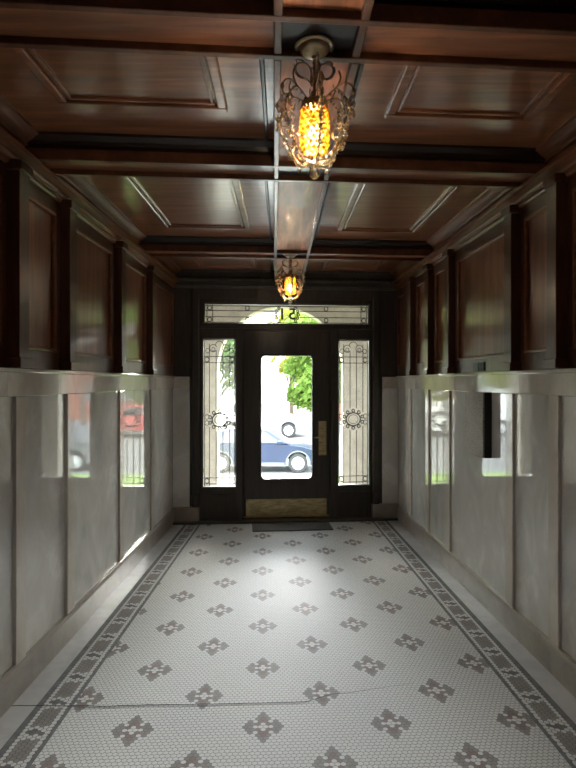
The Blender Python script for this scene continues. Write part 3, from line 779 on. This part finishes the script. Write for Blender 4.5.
    for s in (-1, 1):
        MB().box(1.80, 2.06, s * .52, s * .84, .62 * h, .73 * h).build('headlight', M['lamp_clear'], root, bevel=.03)
        MB().box(-2.15, -1.98, s * .55, s * .86, .72 * h, .90 * h).build('tail_light', M['lamp_red'], root, bevel=.03)
        for cx in wx:
            w = MB().lathe([(.20, -.10), (.30, -.10), (.33, -.07), (.33, .07), (.30, .10), (.20, .10)], 28, (cx, s * .78, wr), 'y').build('wheel', M['tyre'], root, smooth=True)
            rm = MB().lathe([(.175, s * .075), (.205, s * .105), (.225, s * .09), (.225, s * -.05), (.0005, s * .02)], 24, (cx, s * .78, wr), 'y')
            for q in range(8):
                t = 2 * math.pi * q / 8
                rm.tube([(cx + .03 * math.cos(t), s * .875, wr + .03 * math.sin(t)), (cx + .205 * math.cos(t), s * .87, wr + .205 * math.sin(t))], [.032, .028], 6)
            rm.lathe([(.0005, s * .115), (.045, s * .11), (.05, s * .08)], 14, (cx, s * .78, wr), 'y')
            rm.build('rim', M['alloy'], w, smooth=True)
    return root
Zc = 20.3
car(((298 - 288) / F * 19.45 - 1.32, Zc, GZ), 0, M['blue'], 'dark blue hatchback parked just beyond the walk, seen through the door pane')
car(((289 - 288) / F * 26 - 1.34, 26.9, G2), 0, M['white'], 'white car parked across the ground behind the blue hatchback', suv=.12)
car((5.2, 26.5, G2), R(12), M['red'], 'red car parked to the right behind the lawn', suv=0)
car((6.6, 20.4, GZ), 0, M['plastic'], 'grey car parked at the kerb right of the blue hatchback', suv=.03)
car((-8.2, 27.0, G2), R(-4), M['white'], 'white car parked far left across the street', suv=.05)
def tree(loc, h, r, n, m, label, seed, low=.35, ls=.16):
    rg = random.Random(seed); root = empty('tree', loc, label=label, cat='tree', group='trees across the street')
    t = MB().tube([(0, 0, -.1), (.05, .02, h * .25), (-.04, .05, h * .5), (.05, 0, h * .8)], [.16, .13, .09, .03], 8)
    cl = []
    for k in range(26):
        a = rg.uniform(0, 6.28); e = rg.uniform(low, 1.0); q = r * math.sqrt(rg.random()) * (1 - .45 * abs(e - .6))
        c_ = Vector((q * math.cos(a), q * math.sin(a), h * e)); cl.append((c_, rg.uniform(.28, .5) * r))
        t.tube([(0, 0, h * max(.2, e - .3)), (c_.x * .5, c_.y * .5, h * (e - .1)), tuple(c_)], [.05, .035, .012], 5)
    t.build('trunk', M['bark'], root, smooth=True)
    f = MB()
    for i in range(n):
        c_, cr_ = cl[rg.randrange(len(cl))]
        d = Vector((rg.gauss(0, 1), rg.gauss(0, 1), rg.gauss(0, .8))); d = d.normalized() * cr_ * rg.random() ** .4
        p = c_ + d; s = ls * rg.uniform(.7, 1.4)
        u = Vector((rg.gauss(0, 1), rg.gauss(0, 1), rg.gauss(0, 1))).normalized(); v = u.orthogonal().normalized(); w_ = u.cross(v)
        f.add([p + v * s, p + w_ * s * .5, p - v * s, p - w_ * s * .5], [(0, 1, 2, 3)])
    f.build('foliage', m, root)
    return root
tree((1.95, 31, G2), 5.6, 2.2, 8500, M['leaf'], 'leafy green tree filling the upper right of the door pane', 3, .30)
tree((.2, 37, G2), 7.0, 1.5, 1500, M['leaf_yellow'], 'thin yellow green tree behind the white car', 5, .45)
tree((-4.2, 33, G2), 6.6, 2.0, 4200, M['leaf_dark'], 'dense tree seen at the top of the left sidelight', 8, .30)
tree((6.6, 33, G2), 6.6, 2.6, 4200, M['leaf'], 'wide green tree behind the red car', 11, .25)
tree((-9.5, 33, G2), 7.0, 2.8, 4200, M['leaf_dark'], 'broad tree standing far left across the street', 13, .25)
tree((18.5, 38, G2), 7.5, 2.8, 3500, M['leaf_dark'], 'dark tree standing far right across the street', 17, .25)
tree((-7.0, 25, G2), 9.5, 2.6, 6000, M['leaf_yellow'], 'tall yellow green tree left of the entrance across the street', 21, .25, .2)
tree((6.9, 24.2, G2), 9.5, 2.2, 6000, M['leaf'], 'tall green tree at the kerb right of the entrance', 23, .35, .2)
hs = empty('house', (8.6, 41, G2), label='red brick house behind the trees on the right', cat='house')
MB().box(-6, 5, -3, 4, 0, 6.2).build('walls', M['brick'], hs)
MB().prism([(-3.5, 6.2), (4.5, 6.2), (.5, 8.6)], 'x', -6.4, 5.4).build('roof', M['roof'], hs)
for x_ in (-4.6, -1.8, 1.2, 3.6):
    for z_ in (1.2, 4.0): MB().box(x_ - .5, x_ + .5, -3.06, -2.9, z_, z_ + 1.4).build('window', M['carglass'], hs)

pb = empty('backdrop_building', (-6, 50, G2), label='long pale plastered backdrop building added behind the street trees', cat='building')  # invented backdrop, keeps the low bright sky out of the hall's reflections
MB().box(-26, 26, -3, 4, 0, 8.2).build('walls', M['plaster'], pb)
MB().box(-26.3, 26.3, -3.3, 4.3, 8.2, 8.7).build('roof', M['roof'], pb)
for x_ in range(-23, 25, 4):
    for z_ in (1.3, 4.7): MB().box(x_ - .7, x_ + .7, -3.04, -2.9, z_, z_ + 1.7).build('window', M['blind'], pb)
# ------------------------------------------------------------------ light, sky, camera
SUN, SKY, EXPO = 11.5, 1.9, 3.35
sd = bpy.data.lights.new('sunlight', 'SUN'); sd.energy = SUN; sd.angle = R(48); sd.color = (.98, .99, 1)
so = bpy.data.objects.new('sunlight', sd); COL.objects.link(so)
d = Vector((-.06, -1, -math.tan(R(-1))))
so.rotation_euler = d.to_track_quat('-Z', 'Y').to_euler()
so.location = (0, 30, 20)
w = bpy.data.worlds.new('sky'); S.world = w; w.use_nodes = True
bg = w.node_tree.nodes['Background']; bg.inputs[0].default_value = (.86, .94, 1.0, 1); bg.inputs[1].default_value = SKY
cd = bpy.data.cameras.new('camera'); cam = bpy.data.objects.new('camera', cd); COL.objects.link(cam)
cam.location = (0, 0, EYE); cam.rotation_euler = (R(90), 0, 0)
cd.sensor_fit = 'HORIZONTAL'; cd.sensor_width = 36; cd.lens = F / 576 * 36
cd.shift_y = -(384 - HZ) / 576.0 * 1.0
cd.clip_start = .02; cd.clip_end = 300
S.camera = cam
S.view_settings.view_transform = 'Standard'; S.view_settings.look = 'None'; S.view_settings.gamma = 1
S.view_settings.use_curve_mapping = False; S.view_settings.exposure = EXPO
S.cycles.max_bounces = 10; S.cycles.diffuse_bounces = 5; S.cycles.glossy_bounces = 5; S.cycles.transparent_max_bounces = 12
